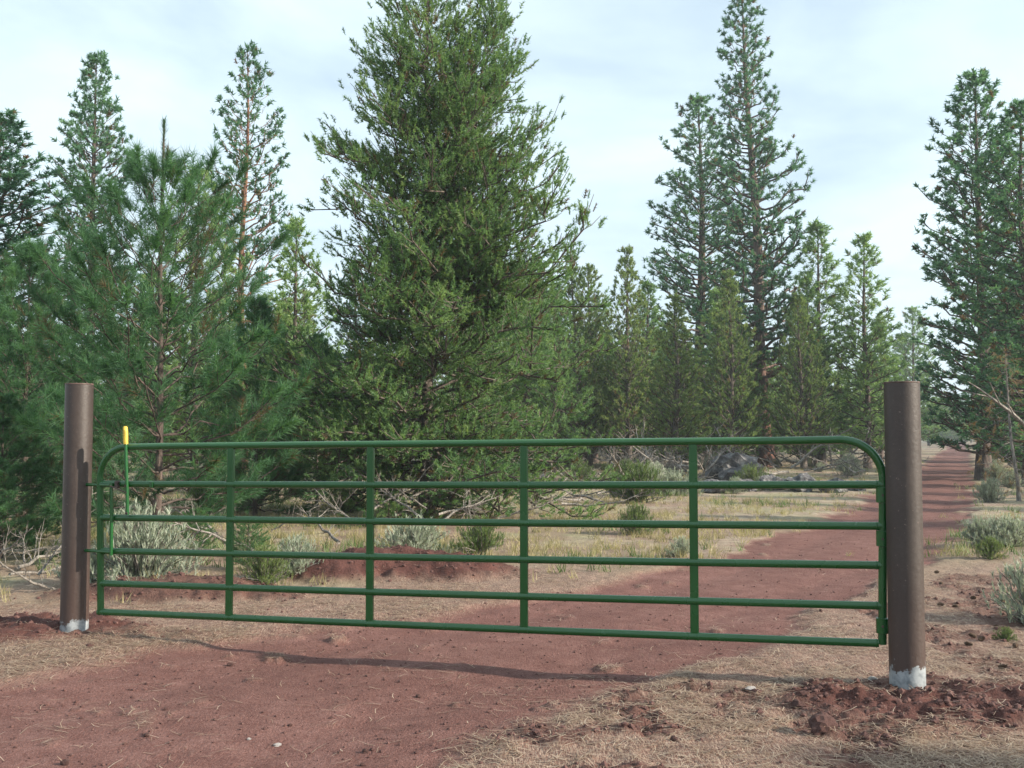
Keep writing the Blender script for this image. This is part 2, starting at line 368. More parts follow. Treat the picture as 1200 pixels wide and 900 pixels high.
def make_tree(seed, H, r0, prof, nb, e0, e1, curve, sub_sp, sub_len, tuft, cb=.1, lean=(0, 0), leaders=None, wob=.06, inner=.25,
              whorl=False, asym=0.0, dead=0, gap=.0, subup=.25, tipn=0, kink=.0, topthin=None, spire=False, lv=(.72, 1.12), browned=.04):
    """returns trunk mesh, crown mesh. prof [(t, radius)]; tuft dict for blades"""
    rng = np.random.RandomState(seed)
    ts = np.linspace(0, 1, 14)
    def axis_pts(t, ld):
        x = lean[0]*t + wob*np.sin(t*7+seed)*t*(1-t)*2; y = lean[1]*t + wob*np.cos(t*5+seed)*t*(1-t)*2
        if ld is not None:
            k = np.clip((t-ld[0])/(1-ld[0]), 0, 1); x = x + ld[1]*k**.6; y = y + ld[2]*k**.6
        return np.stack([x, y, t*H*(1 if ld is None else ld[3])], -1)
    trunks = [(None, 1.0)] + [(l, .7) for l in (leaders or [])]
    mb = MB()
    for ld, sc_ in trunks:
        tt_ = ts if ld is None else np.linspace(ld[0], 1, 12)
        P = axis_pts(tt_, ld); Rd = r0*sc_*(1-tt_)**.85*(1+.5*np.exp(-tt_*30)) + .008
        P[0, 2] -= .15 if ld is None else 0
        mb.add(*tubes(P[None], Rd[None], 9))
    br, brr, T_pos, T_ax, T_tint = [], [], [], [], []
    sb, sbr = [], []
    pt, pr_ = zip(*prof)
    golden = 2.399963
    for i in range(nb):
        ld, sc_ = trunks[0] if (len(trunks) == 1 or rng.rand() < .62) else trunks[rng.randint(1, len(trunks))]
        lo = cb if ld is None else max(cb, ld[0]+.05)
        if whorl:
            nwh = max(1, nb//5); t = lo + (1-lo)*((i//5)+.5)/nwh + rng.normal()*.004
        else: t = lo + (1-lo)*((i+rng.rand())/nb if ld is None else rng.rand())
        t = min(max(t, lo), .985)
        az = i*golden + rng.uniform(-.5, .5)
        Rm = np.interp(t, pt, pr_)*(sc_ if ld is not None else 1)*rng.uniform(*lv)*(1+asym*math.cos(az))
        if rng.rand() < gap: Rm *= .55
        if topthin and t > topthin and (rng.rand() < .45 or t > .87): continue
        Rm = max(Rm, .12)
        o = axis_pts(np.array([t]), ld)[0]
        e = rad(e0 + (e1-e0)*t + rng.normal()*6)
        dh = np.array([math.cos(az), math.sin(az), 0]); n_ = 7; s = np.linspace(0, 1, n_)
        side = np.array([-dh[1], dh[0], 0])*rng.normal()*.16*Rm
        P = o + dh*(Rm*s)[:, None] + side*(s**2)[:, None]; P[:, 2] += Rm*math.tan(e)*s + curve*Rm*s**2
        P[1:-1] += rng.normal(size=(n_-2, 3))*.03*Rm*(1+kink)
        rb = max(.008, r0*.30*(1-t)**.7*min(1, Rm/1.2) + .004); br.append(P); brr.append(rb*(1-s*.62))
        isdead = t < dead
        if isdead and rng.rand() < .8:
            continue
        base_t = rng.uniform(.25, .75)
        ns = max(2, int(Rm*(1-inner)/sub_sp))
        for j in range(ns):
            u = inner + (1-inner)*(j+rng.rand())/ns; k = u*(n_-1); a = int(min(k, n_-2)); c0 = P[a]+(P[a+1]-P[a])*(k-a)
            d0 = P[a+1]-P[a]; d0 = d0/np.linalg.norm(d0); sd2 = (1 if j % 2 else -1)*rng.uniform(.5, 1.2)
            dd = d0 + np.array([-dh[1], dh[0], 0])*sd2 + np.array([0, 0, subup+rng.normal()*.25]); dd /= np.linalg.norm(dd)
            l = sub_len*(1.15-u*.6)*rng.uniform(.5, 1.2)*min(1, .35+Rm/1.5)
            q3 = np.stack([c0, c0+dd*l*.5, c0+dd*l+np.array([0, 0, .15*l])]); sb.append(q3); sbr.append(np.array([.45, .36, .22])*max(rb*.8, .009))
            m_ = max(1, int(round(l/tuft['sp'])))
            for w in range(m_):
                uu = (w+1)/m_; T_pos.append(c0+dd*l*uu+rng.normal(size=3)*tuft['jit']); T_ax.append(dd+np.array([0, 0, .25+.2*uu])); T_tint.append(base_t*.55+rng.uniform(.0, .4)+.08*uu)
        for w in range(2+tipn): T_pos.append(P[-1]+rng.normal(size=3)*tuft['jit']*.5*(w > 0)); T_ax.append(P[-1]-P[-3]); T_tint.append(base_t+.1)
    for ld, sc_ in trunks:
        if spire: break
        for t in np.linspace(.93, 1, 5): T_pos.append(axis_pts(np.array([t]), ld)[0]); T_ax.append(np.array([0, 0, 1.])); T_tint.append(.5)
    mb.add(*tubes(np.array(br), np.array(brr), 5)); 
    if sb: mb.add(*tubes(np.array(sb), np.array(sbr), 3, False))
    tm = mesh_np('trunk', np.concatenate(mb.V), [np.concatenate(f) for f in mb.F.values()], True)
    V, Fc, tt = blades(np.array(T_pos), np.array(T_ax), tuft['n'], tuft['l'], tuft['w'], tuft.get('shoot', .1), tuft['spread'], rng, np.where(rng.rand(len(T_tint)) < browned, -.6, np.array(T_tint)), tuft.get('droop', 0))
    if spire:                                        # slender needle-clad leader
        tl = np.linspace(.66, .985, 18); V2, F2, t2 = blades(axis_pts(tl, None), np.tile([0, 0, 1.], (18, 1)), 50, .11, tuft['w'], .10, (12, 50), rng, np.full(18, .45))
        Fc = np.concatenate([Fc, F2+len(V)]); V = np.concatenate([V, V2]); tt = np.concatenate([tt, t2])
    cm = mesh_np('crown', V, Fc, False, tint=tt)
    return tm, cm

def tree_obj(kind, name, x, y, H_target, label, group=None, rz=0.0, fat=1.0, dz=0.0, leanx=0.0):
    tm, cm, bmat, fmat, H = KIND[kind]
    s = H_target/H; r = empty(name, (x, y, gz(x, y)+dz), rz); r.scale = (s*fat, s*fat, s); r.rotation_euler = (0, leanx, rz)
    link('trunk', tm, M[bmat], r); link('crown', cm, M[fmat], r)
    tag(r, label, 'tree', group); return r
KIND = {}
FAR = dict(n=18, l=.18, w=.050, shoot=.16, spread=(15, 95), sp=.17, jit=.08)
# tall open ponderosas (pompom tufts)
p1 = [(0, 1.2), (.25, 2.3), (.45, 2.4), (.7, 1.6), (.88, .9), (1, .2)]
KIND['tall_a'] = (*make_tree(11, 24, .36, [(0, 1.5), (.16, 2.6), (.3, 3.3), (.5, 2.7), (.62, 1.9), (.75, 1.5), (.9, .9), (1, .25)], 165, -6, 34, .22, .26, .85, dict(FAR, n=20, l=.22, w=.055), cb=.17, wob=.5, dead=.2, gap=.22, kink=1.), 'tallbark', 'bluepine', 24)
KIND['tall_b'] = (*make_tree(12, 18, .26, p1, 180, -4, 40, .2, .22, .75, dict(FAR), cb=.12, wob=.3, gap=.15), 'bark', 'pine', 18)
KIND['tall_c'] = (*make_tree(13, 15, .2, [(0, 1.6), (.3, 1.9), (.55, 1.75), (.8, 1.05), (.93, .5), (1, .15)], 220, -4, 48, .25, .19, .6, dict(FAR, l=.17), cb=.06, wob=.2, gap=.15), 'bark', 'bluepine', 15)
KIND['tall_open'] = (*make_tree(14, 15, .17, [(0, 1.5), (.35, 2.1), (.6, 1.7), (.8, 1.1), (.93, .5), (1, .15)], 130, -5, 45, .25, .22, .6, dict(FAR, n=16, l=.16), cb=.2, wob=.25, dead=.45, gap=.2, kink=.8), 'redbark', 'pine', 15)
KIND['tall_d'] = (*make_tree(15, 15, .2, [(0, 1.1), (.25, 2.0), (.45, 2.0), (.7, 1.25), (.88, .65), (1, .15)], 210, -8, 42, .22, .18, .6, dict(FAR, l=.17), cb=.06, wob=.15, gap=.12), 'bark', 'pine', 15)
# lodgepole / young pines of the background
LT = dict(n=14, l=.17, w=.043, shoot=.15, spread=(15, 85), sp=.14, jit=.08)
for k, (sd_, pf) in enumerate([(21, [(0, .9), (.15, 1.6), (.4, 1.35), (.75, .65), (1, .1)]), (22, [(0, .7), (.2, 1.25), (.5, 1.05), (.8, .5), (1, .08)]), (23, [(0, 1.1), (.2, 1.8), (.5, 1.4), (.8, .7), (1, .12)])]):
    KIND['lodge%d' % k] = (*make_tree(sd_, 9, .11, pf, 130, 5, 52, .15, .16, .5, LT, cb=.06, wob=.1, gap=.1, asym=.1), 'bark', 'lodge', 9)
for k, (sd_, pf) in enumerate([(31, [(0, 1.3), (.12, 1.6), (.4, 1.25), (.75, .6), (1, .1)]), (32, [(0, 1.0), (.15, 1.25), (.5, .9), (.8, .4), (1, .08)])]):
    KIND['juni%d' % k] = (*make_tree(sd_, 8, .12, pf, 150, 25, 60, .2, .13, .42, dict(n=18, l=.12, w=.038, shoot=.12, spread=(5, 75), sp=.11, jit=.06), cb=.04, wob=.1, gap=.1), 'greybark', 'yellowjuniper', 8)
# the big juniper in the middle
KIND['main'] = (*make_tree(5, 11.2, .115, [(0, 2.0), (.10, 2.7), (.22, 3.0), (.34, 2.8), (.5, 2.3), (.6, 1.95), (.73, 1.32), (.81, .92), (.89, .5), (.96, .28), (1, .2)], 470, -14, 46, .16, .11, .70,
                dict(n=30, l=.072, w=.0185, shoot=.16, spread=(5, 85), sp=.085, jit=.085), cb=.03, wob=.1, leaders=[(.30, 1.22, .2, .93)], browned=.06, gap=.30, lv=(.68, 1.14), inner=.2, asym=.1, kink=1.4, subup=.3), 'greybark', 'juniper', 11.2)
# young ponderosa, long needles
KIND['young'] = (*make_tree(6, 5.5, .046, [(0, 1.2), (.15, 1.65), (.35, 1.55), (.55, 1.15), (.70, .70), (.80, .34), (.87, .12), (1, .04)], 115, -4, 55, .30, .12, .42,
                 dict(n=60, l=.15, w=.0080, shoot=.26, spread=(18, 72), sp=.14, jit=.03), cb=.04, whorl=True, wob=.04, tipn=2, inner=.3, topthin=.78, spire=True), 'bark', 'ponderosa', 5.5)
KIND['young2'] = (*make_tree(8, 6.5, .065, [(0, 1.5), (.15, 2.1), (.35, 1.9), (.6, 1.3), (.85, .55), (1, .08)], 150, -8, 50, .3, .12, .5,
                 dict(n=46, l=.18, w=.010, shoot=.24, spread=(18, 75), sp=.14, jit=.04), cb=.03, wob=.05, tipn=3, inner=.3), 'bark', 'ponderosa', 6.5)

def by_px(kind, name, px, Yd, top_y, label, group=None, rz=0, fat=1.0, leanx=0.0):
    p = far(px, 500, Yd); top = far(px, top_y, Yd); H = top[2]-gz(p[0], p[1])
    return tree_obj(kind, name, p[0], p[1], H, label, group, rz, fat, leanx=leanx)
big = by_px('main', 'juniper_tree', 500, 18.8, -62, 'biggest full green juniper with two pointed tops, standing right behind the middle of the gate', rz=0, fat=1.04)
by_px('young', 'young_pine', 186, 12.7, 140, 'young long-needled pine with upright leader, behind the latch end of the gate', rz=.4)
by_px('young2', 'young_pine', 30, 16.5, 300, 'bushy young pine with long needles behind the left post', rz=1.0, fat=1.0)
by_px('tall_c', 'pine_tree', -10, 22, 138, 'tall dense pine cut off by the left edge of the photo', rz=.9, fat=1.7)
by_px('tall_d', 'pine_tree', 104, 36, 68, 'tall pine with full tapering crown behind the left post, left of the open-crowned one', rz=1.5, fat=.95)
by_px('tall_open', 'pine_tree', 284, 36, 60, 'thin open-crowned pine with bare reddish trunk against the sky, left of the juniper', rz=.2, fat=.95)
by_px('lodge2', 'pine_tree', 228, 27, 205, 'bushy pine whose top shows between the two tall pines at left', rz=2)
by_px('lodge0', 'pine_tree', 345, 26, 262, 'mid-height light green pine in the gap left of the big juniper', rz=1.1, fat=1.1)
by_px('young2', 'young_pine', 300, 19, 360, 'low bushy dark green pine between the young pine and the big juniper', rz=2.2, fat=.9)
by_px('young2', 'young_pine', 372, 21.5, 400, 'low bushy pine tucked against the left flank of the big juniper', rz=.3, fat=.8)
by_px('young2', 'young_pine', 4, 12.5, 470, 'low dark bushy pine at the left edge, nearest to the left post', rz=2.0, fat=1.3)
by_px('young', 'young_pine', 292, 11.3, 600, 'knee-high green pine seedling behind the second gate panel', rz=2.0, fat=1.2)
by_px('young', 'young_pine', 232, 12.2, 590, 'knee-high green pine seedling right of the large sagebrush', rz=1.0, fat=1.2)
by_px('tall_a', 'pine_tree', 898, 52, -8, 'tallest pine with reddish bare lower trunk, rising over the right half of the gate', rz=.3, leanx=-.045)
by_px('tall_b', 'pine_tree', 822, 58, 116, 'broad tall pine directly left of the tallest pine', rz=1.2, fat=1.25)
by_px('tall_c', 'pine_tree', 1152, 36, 92, 'tall dark pine right of the road, left of the one cut off', rz=.5, fat=1.2)
by_px('tall_d', 'pine_tree', 1206, 31, 122, 'tall dark pine cut off by the right edge of the photo', rz=2.2, fat=1.3)
by_px('juni1', 'pine_tree', 736, 44, 298, 'narrow spire-topped tree right of the big juniper', rz=.5, fat=1.05)
by_px('juni0', 'pine_tree', 690, 50, 318, 'pointed tree showing above the right flank of the big juniper', rz=1.5, fat=1.1)
by_px('juni1', 'pine_tree', 792, 40, 352, 'yellow-green small tree standing before the broad tall pine', rz=2.5, fat=1.4)
by_px('lodge1', 'pine_tree', 962, 50, 268, 'slender pine with straight dark trunk right of the tallest pine', rz=.8, fat=1.25)
by_px('lodge1', 'pine_tree', 1016, 48, 281, 'slender pine with narrow crown beside the right curve of the gate', rz=2.9, fat=1.2)
by_px('lodge2', 'pine_tree', 1072, 95, 364, 'far dark pine seen left of the far road, above the right post', rz=1.0, fat=1.2)
by_px('lodge2', 'pine_tree', 650, 34, 345, 'yellowish tree merging with the right flank of the big juniper', rz=.3, fat=1.0)

# background woods: every tree its own object
rng = np.random.RandomState(3); random.seed(4)
kinds = ['lodge0', 'lodge1', 'lodge2', 'juni0', 'juni1', 'tall_b']
lab = {'lodge': 'light green slender pine among the many in the woods behind', 'juni': 'yellow-green bushy juniper among the many in the woods behind', 'tall': 'taller dark pine among the many in the woods behind'}
placed = []
def try_place(x, y, kind, H, group, mind=2.2, fat=1.1):
    l, r = edges(np.array([y]))
    if y < 240 and l[0]-2.2 < x < r[0]+1.6: return False
    for a, b in placed:
        if (a-x)**2+(b-y)**2 < mind**2: return False
    placed.append((x, y)); k = kind.rstrip('012abcd_').rstrip('_')
    r_o = tree_obj(kind, 'juniper_tree' if k.startswith('juni') else 'pine_tree', x, y, H, [v for q_, v in lab.items() if kind.startswith(q_)][0], {'l': 'light slender pines', 'j': 'yellow-green junipers', 't': 'taller dark pines'}[kind[0]]+' of the woods behind', rng.uniform(0, 6.28), fat*rng.uniform(.9, 1.25))
    r_o.rotation_euler = (rng.normal()*.02, rng.normal()*.02, r_o.rotation_euler[2])
    return True
c = 0
while c < 80:                                            # right-hand woods seen between the juniper and the road
    px = rng.uniform(600, 1062); Yd = rng.uniform(44, 100)
    if Yd < 58 and rng.rand() < .3: continue
    if abs(px-900) < 22 and Yd < 56: continue
    p = far(px, 500, Yd); kd = kinds[rng.choice(6, p=[.24, .22, .2, .16, .14, .04])]
    if try_place(p[0], p[1], kd, rng.uniform(5.5, 9.5)*(1.3 if kd == 'tall_b' else 1), 'trees of the woods behind the gate'): c += 1
c = 0
while c < 55:                                            # left-hand woods
    px = rng.uniform(-120, 620); Yd = rng.uniform(27, 85); p = far(px, 500, Yd)
    kd = kinds[rng.choice(6, p=[.2, .2, .3, .15, .1, .05])]
    if try_place(p[0], p[1], kd, rng.uniform(5.2, 8.2)*(.8 if Yd < 38 else 1.05), 'trees of the woods behind the gate'): c += 1
c = 0
while c < 60:                                            # far trees closing the horizon
    px = rng.uniform(-60, 1280); Yd = rng.uniform(100, 230); p = far(px, 500, Yd)
    if try_place(p[0], p[1], kinds[rng.choice(6, p=[.2, .2, .25, .1, .05, .2])], rng.uniform(8, 13), 'trees of the woods behind the gate', 3.2, 1.5): c += 1
c = 0
for (px, Yd, H) in ((1172, 47, 4.5), (1196, 42, 5), (1216, 38, 5.5), (1181, 60, 6), (1088, 66, 6.5), (1100, 105, 7), (1094, 88, 6), (1160, 78, 6), (1240, 44, 13), (1185, 52, 9), (1215, 60, 10), (1172, 70, 10), (1255, 62, 12), (1190, 84, 11), (1166, 100, 10), (1230, 90, 12), (1180, 120, 11), (1158, 150, 9), (1205, 140, 12), (1176, 44, 5.0), (1102, 150, 9), (1092, 120, 9), (1110, 190, 10), (1085, 80, 6), (1128, 262, 11), (1118, 270, 10), (1138, 255, 9), (1146, 210, 8), (1105, 240, 9), (1123, 300, 13), (1133, 320, 12), (1112, 330, 12), (1095, 200, 9), (1088, 170, 8), (1098, 260, 11), (1152, 240, 9), (1160, 200, 9), (1076, 240, 9), (1142, 300, 12), (1108, 300, 12), (1122, 248, 5), (1131, 246, 5), (1115, 250, 6)):
    p = far(px, 500, Yd); try_place(p[0], p[1], ['lodge2', 'tall_c', 'lodge0', 'tall_d'][c % 4] if c >= 8 and c < 18 else ['lodge2', 'juni0', 'lodge0'][c % 3], H, 'trees along the far road', .5, 1.2 if c < 18 else 1.9); c += 1
# trees standing to the right of the photograph: they throw the soft shadows on the road
for i, (x, y, H, kd) in enumerate([(19.5, -.4, 8.3, 'tall_d'), (24, -2.6, 10, 'tall_open'), (26, 12.5, 10.5, 'tall_b'), (22, 17.5, 8, 'tall_d'), (30, 22, 10.5, 'tall_c'), (33, 17, 12, 'tall_open'), (24, 8, 8, 'tall_open'), (17, 15, 6, 'lodge2'), (20, 21, 7.5, 'tall_b')]):
    tree_obj(kd, 'pine_tree', x, y, H, 'pine standing to the right of the photographed view', 'pines to the right outside the view', i*1.3, 1.0)

# ------------------------------------------------------------------ gate posts
def make_post(base_px, Yd, top_y, tilt, mat, label, h0):
    b = far(*base_px, Yd); topz = far(base_px[0], top_y, Yd)[2]
    z0 = b[2]; Hh = topz - z0; R = .1005
    root = empty('gate_post', (b[0], b[1], z0))
    pr = [(-.35, R), (0, R), (Hh*.25, R), (Hh*.5, R), (Hh*.75, R), (Hh-.010, R)]
    mb = MB().tube([(0, 0, z) for z, _ in pr], [r for _, r in pr], 48); p = mb.build('pipe', mat, root)
    cp = MB().tube([(0, 0, Hh-.0095), (0, 0, Hh-.008), (0, 0, Hh-.001), (0, 0, Hh)], [R*.985, R*1.012, R*1.012, R*.985], 48).build('cap', M['cap'], root)
    return tag(root, label, 'gate post', 'posts of the gate'), b, z0, Hh
m, t, bs, n = new_mat('rusty_cap'); M['cap'] = m
t.links.new(ramp(t, noise(t, 25, 5), [(.35, (.05, .03, .025)), (.65, (.16, .10, .08))]), bs.inputs['Base Color']); bs.inputs['Roughness'].default_value = .6
pr_, bR, zR0, HR = make_post((1063.5, 798), 6.02, 447.5, 0, M['postR'], 'pipe post at the hinge end of the gate with flaking white paint at its foot', 0)
pl_, bL, zL0, HL = make_post((87, 733), 7.74, 449.5, 0, M['postL'], 'steel pipe post at the latch end of the gate, thin grey rim at its foot', 0)

# ------------------------------------------------------------------ gate
G = empty('farm_gate', (0, 0, 0)); tag(G, 'long green tubular steel farm gate with six rails, closed across the red road', 'gate')
GR, GL = 6.12, 7.65
def gp(s, py_r, py_l):             # s 0 left .. 1 right
    a = far(118, py_l, GL); b = far(1034, py_r, GR); return a + (b-a)*s
rt = .0248
yR = [515.5, 568, 616.5, 662.5, 710, 754]; yL = [523.5, 567, 606.5, 645.5, 683.5, 717]
gd = gp(1, 600, 600)-gp(0, 600, 600); GLn = np.linalg.norm(gd[:2]); gdir = np.array([gd[0], gd[1], 0])/GLn; gnorm = np.array([gdir[1], -gdir[0], 0])  # towards the camera
gang = math.atan2(gdir[1], gdir[0])
# outer frame: one bent tube (bottom left > up > curve > top rail > curve > down)
BLp, TLp, TRp, BRp = gp(0, yR[5], yL[5]), gp(0, yR[0], yL[0]), gp(1, yR[0], yL[0]), gp(1, yR[5], yL[5])
rc = .235; pts = [BLp + np.array([0, 0, -.005])]
up = np.array([0, 0, 1.]); 
for a in np.linspace(0, math.pi/2, 12): pts.append(TLp + gdir*(rc*(1-math.cos(a))) - up*(rc*(1-math.sin(a))) )
for s in np.linspace(.1, .9, 12): pts.append(TLp+(TRp-TLp)*s + up*0)
for a in np.linspace(math.pi/2, 0, 12): pts.append(TRp - gdir*(rc*(1-math.cos(a))) - up*(rc*(1-math.sin(a))))
pts.append(BRp + np.array([0, 0, -.005])); MB().tube(pts, rt, 16).build('frame', M['green'], G)
for i in range(1, 6):
    a, b = gp(0, yR[i], yL[i]), gp(1, yR[i], yL[i])
    k = 20; pp = [a+gdir*(.0 if i < 5 else -.02)+(b-a)*s + up*(-.006*math.sin(s*math.pi) if i else 0) for s in np.linspace(0, 1, k)]
    rl = MB().tube(pp, rt*.98, 16)
    for s in (.006, .2004-.006, .2004+.006, .3976-.006, .3976+.006, .5962-.006, .5962+.006, .7962-.006, .7962+.006, .994):      # weld beads
        c_ = a+(b-a)*s+up*(-.006*math.sin(s*math.pi)); rl.tube([c_-gdir*.005, c_, c_+gdir*.005], [rt, rt*1.09, rt], 14)
    rl.build('rail', M['green'], G)
# intermediate uprights: flat channel strapped on the front, with a lip
up_px = [271, 434.5, 614, 812]
for px in up_px:
    # param along the gate hit by this pixel column
    d = ray(px, 600); a = gp(0, 600, 600); b = gp(1, 600, 600)
    mtx = np.array([[d[0], -(b-a)[0]], [d[1], -(b-a)[1]]]); s = np.linalg.solve(mtx, a[:2])[1]
    tp, bt = gp(s, yR[0], yL[0]), gp(s, yR[5], yL[5]); zc = (tp[2]+bt[2])/2; hh = tp[2]-bt[2]
    mb = MB(); c0 = np.array([tp[0], tp[1], zc])
    mb.box(c0 + gnorm*(.0), .052, .030, hh, gang, .009)
    mb.build('upright', M['green'], G)
    # small gussets where the rails meet it
for s in (0.0065, .9935):
    pass
# welds: thin collars next to the uprights
# hinges: sleeve round the end tube + plate and pin to the post
for py in (580, 631, 733):
    c0 = far(1034, py, GR); hb = MB().tube([c0-up*.046, c0-up*.043, c0+up*.043, c0+up*.046], [.031, .036, .036, .031], 20)
    hg = hb.build('hinge', M['green'], G)
    tgt = np.array([bR[0], bR[1], c0[2]]); dv = tgt-c0; L = np.linalg.norm(dv)-.1005; dv /= np.linalg.norm(dv)
    pb = MB().box(c0+dv*(.028+(L-.028)/2+.002), L-.028+.012, .020, .056, math.atan2(dv[1], dv[0]), .003); pb.build('plate', M['green'], hg)
    nb_ = MB().tube([c0+gnorm*.028, c0+gnorm*.038], .008, 6); nb_.build('bolt', M['steel'], hg)
# latch: lever with yellow grip, two sliding bolts joined by an upright bar
z_of = lambda px, py, Yd=7.6: far(px, py, Yd)
fr = gnorm*.036
def gx(px, py, off=.036):
    d = ray(px, py); a = gp(0, 600, 600); b = gp(1, 600, 600)
    mtx = np.array([[d[0], -(b-a)[0]], [d[1], -(b-a)[1]]]); t_ = np.linalg.solve(mtx, a[:2])[0]
    return np.array([0, 0, CAM_H]) + d*t_ + gnorm*off
lv = MB().tube([gx(151, 520), gx(151.5, 545), gx(152.5, 570), gx(153, 603)], .0125, 10)
lever = lv.build('latch_lever', M['green'], G)
MB().tube([gx(150.4, 499.5), gx(150.45, 501), gx(150.6, 506), gx(151, 520.5)], [.011, .0165, .0190, .0175], 14).build('grip', M['yellow'], lever)
MB().tube([gx(153, 601, .052), gx(153, 601, .02)], .010, 8).build('pivot', M['steel'], lever)
MB().tube([gx(151.8, 569, .052), gx(151.8, 569, .02)], .009, 8).build('pivot', M['steel'], lever)
pe = np.array([bL[0], bL[1], 0])
for py in (568.5, 646.5):
    a = gx(135, py, .036); e_ = np.array([bL[0], bL[1], a[2]]) + (a-np.array([bL[0], bL[1], a[2]]))/np.linalg.norm(a-np.array([bL[0], bL[1], a[2]]))*.095
    MB().tube([e_, a], .0125, 10).build('latch_bolt', M['green'], G)
MB().tube([gx(134, 566), gx(134.5, 600), gx(134, 650)], .0130, 10).build('link_bar', M['green'], G)
MB().tube([gx(134, 569, .048), gx(153, 577, .048)], .005, 6).build('link_rod', M['steel'], G)
MB().box(gx(140.5, 567.5, .03), .03, .03, .055, gang, .004).build('latch_guide', M['steel'], G)
MB().box(gx(180, 568, .026), .03, .012, .045, gang, .003).build('latch_stop', M['green'], G)
MB().tube([gx(266.0, 568, 0), gx(263.5, 568, 0)], rt*1.06, 16)

# ------------------------------------------------------------------ loose things: stones, cones, gravel, clods, needles
def ico(seed, rough=.25, flat=.7, sub_=2):
    import bmesh
    bm = bmesh.new(); bmesh.ops.create_icosphere(bm, subdivisions=sub_, radius=1.0)
    r = np.random.RandomState(seed); ph = r.uniform(0, 9, (6, 3)); 
    for v in bm.verts:
        p = np.array(v.co); k = 1+rough*(math.sin(p@ph[0]*.5+ph[1][0])*.6+math.sin(p@ph[2]*.9+ph[3][1])*.4)+r.uniform(-1, 1)*rough*.45
        v.co = Vector(p*k*np.array([1, .85, flat]))
    me = bpy.data.meshes.new('stone'); bm.to_mesh(me); V = np.array([v.co[:] for v in bm.verts]); Fs = np.array([[l.index for l in f.verts] for f in bm.faces]); bm.free()
    return me, V, Fs
def scatter_stones(name, mat, pts, sizes, label, cat, seed):
    protos = [ico(seed+i, .3, .7, 1)[1:] for i in range(5)]; rg = np.random.RandomState(seed)
    n = len(pts); allV, allF, off = [], [], 0
    for k in range(5):
        sel = np.arange(n) % 5 == k; P = pts[sel]; Sz = sizes[sel]; V0, F0 = protos[k]
        a = rg.uniform(0, 6.28, len(P)); ca, sa = np.cos(a)[:, None], np.sin(a)[:, None]
        VV = np.stack([V0[None, :, 0]*ca-V0[None, :, 1]*sa, V0[None, :, 0]*sa+V0[None, :, 1]*ca, np.broadcast_to(V0[None, :, 2], (len(P), len(V0)))], -1)*Sz[:, None, None]+P[:, None]
        FF = F0[None]+(np.arange(len(P))*len(V0))[:, None, None]+off; allV.append(VV.reshape(-1, 3)); allF.append(FF.reshape(-1, 3)); off += len(P)*len(V0)
    return tag(link(name, mesh_np(name, np.concatenate(allV), np.concatenate(allF), False), mat), label, cat, kind='stuff')
rg = np.random.RandomState(50)
def rand_ground(n, y0, y1, power=1.0, span=.62):
    y = y0*(y1/y0)**rg.rand(n); x = y*rg.uniform(-span, span, n); return x, y
# gravel on the road
x, y = rand_ground(60000, 3.6, 26); r_, l_, s_2, *_ = masks(x, y)
keep = rg.rand(len(x)) < np.clip(r_*.5+.08, 0, 1)*(.35+1.1*fbm(x*2, y*2, 3, 8)**2*2.0)*.6; x, y = x[keep], y[keep]
sz = .0024+.0115*rg.rand(len(x))**6+ .0015*rg.rand(len(x)); pts = np.stack([x, y, height(x, y)+sz*.2], 1)
scatter_stones('road_gravel', M['redstone'], pts, sz, 'fine red cinder gravel scattered over the dirt road', 'gravel', 100)
# clods on the fresh soil mounds
x, y = rand_ground(90000, 4.2, 13); r_, l_, s_2, *_ = masks(x, y)
keep = rg.rand(len(x)) < s_2*.60*(.2+fbm(x*3, y*3, 3, 8)); x, y = x[keep], y[keep]
sz = .004+.022*rg.rand(len(x))**4; pts = np.stack([x, y, height(x, y)+sz*.1], 1)
scatter_stones('soil_clods', M['redstone'], pts, sz, 'loose dark red clods of freshly dug earth round the posts', 'soil', 200)
# needle litter
x, y = rand_ground(360000, 3.7, 15); r_, l_, s_2, *_ = masks(x, y)
dens = l_*(1-r_)*(1-s_2*.78)*(.25+1.2*sstep(.35, .6, fbm(x*2.2, y*2.2, 4, 77)))*.36 + r_*.005*(1+5*sstep(.6, .72, fbm(x*1.3+4, y*1.3, 3, 70))) ; keep = rg.rand(len(x)) < dens; x, y = x[keep], y[keep]
n = len(x); a = rg.uniform(0, 6.28, n); L = rg.uniform(.05, .15, n); w = rg.uniform(.0011, .0022, n); z = height(x, y)+.003
dxx, dyy = np.cos(a), np.sin(a); mid_ = np.stack([x-dyy*L*.08, y+dxx*L*.08, z+rg.uniform(0, .012, n)], 1)
e0 = np.stack([x-dxx*L/2, y-dyy*L/2, z+rg.uniform(-.002, .012, n)], 1); e1 = np.stack([x+dxx*L/2, y+dyy*L/2, z+rg.uniform(-.002, .016, n)], 1)
pw = np.stack([-dyy, dxx, np.zeros(n)], 1)*w[:, None]
V = np.stack([e0-pw, e0+pw, mid_+pw, mid_-pw, e1+pw*.5, e1-pw*.5], 1).reshape(-1, 3); i0 = np.arange(n)*6
Fq = np.concatenate([np.stack([i0, i0+1, i0+2, i0+3], 1), np.stack([i0+3, i0+2, i0+4, i0+5], 1)])
tag(link('needle_litter', mesh_np('needle_litter', V, Fq, False, tint=np.repeat(np.clip(rg.normal(.55, .25, n), 0, 1), 6)), M['straw']), 'straw-coloured fallen pine needles covering the road verges', 'pine needles', kind='stuff')
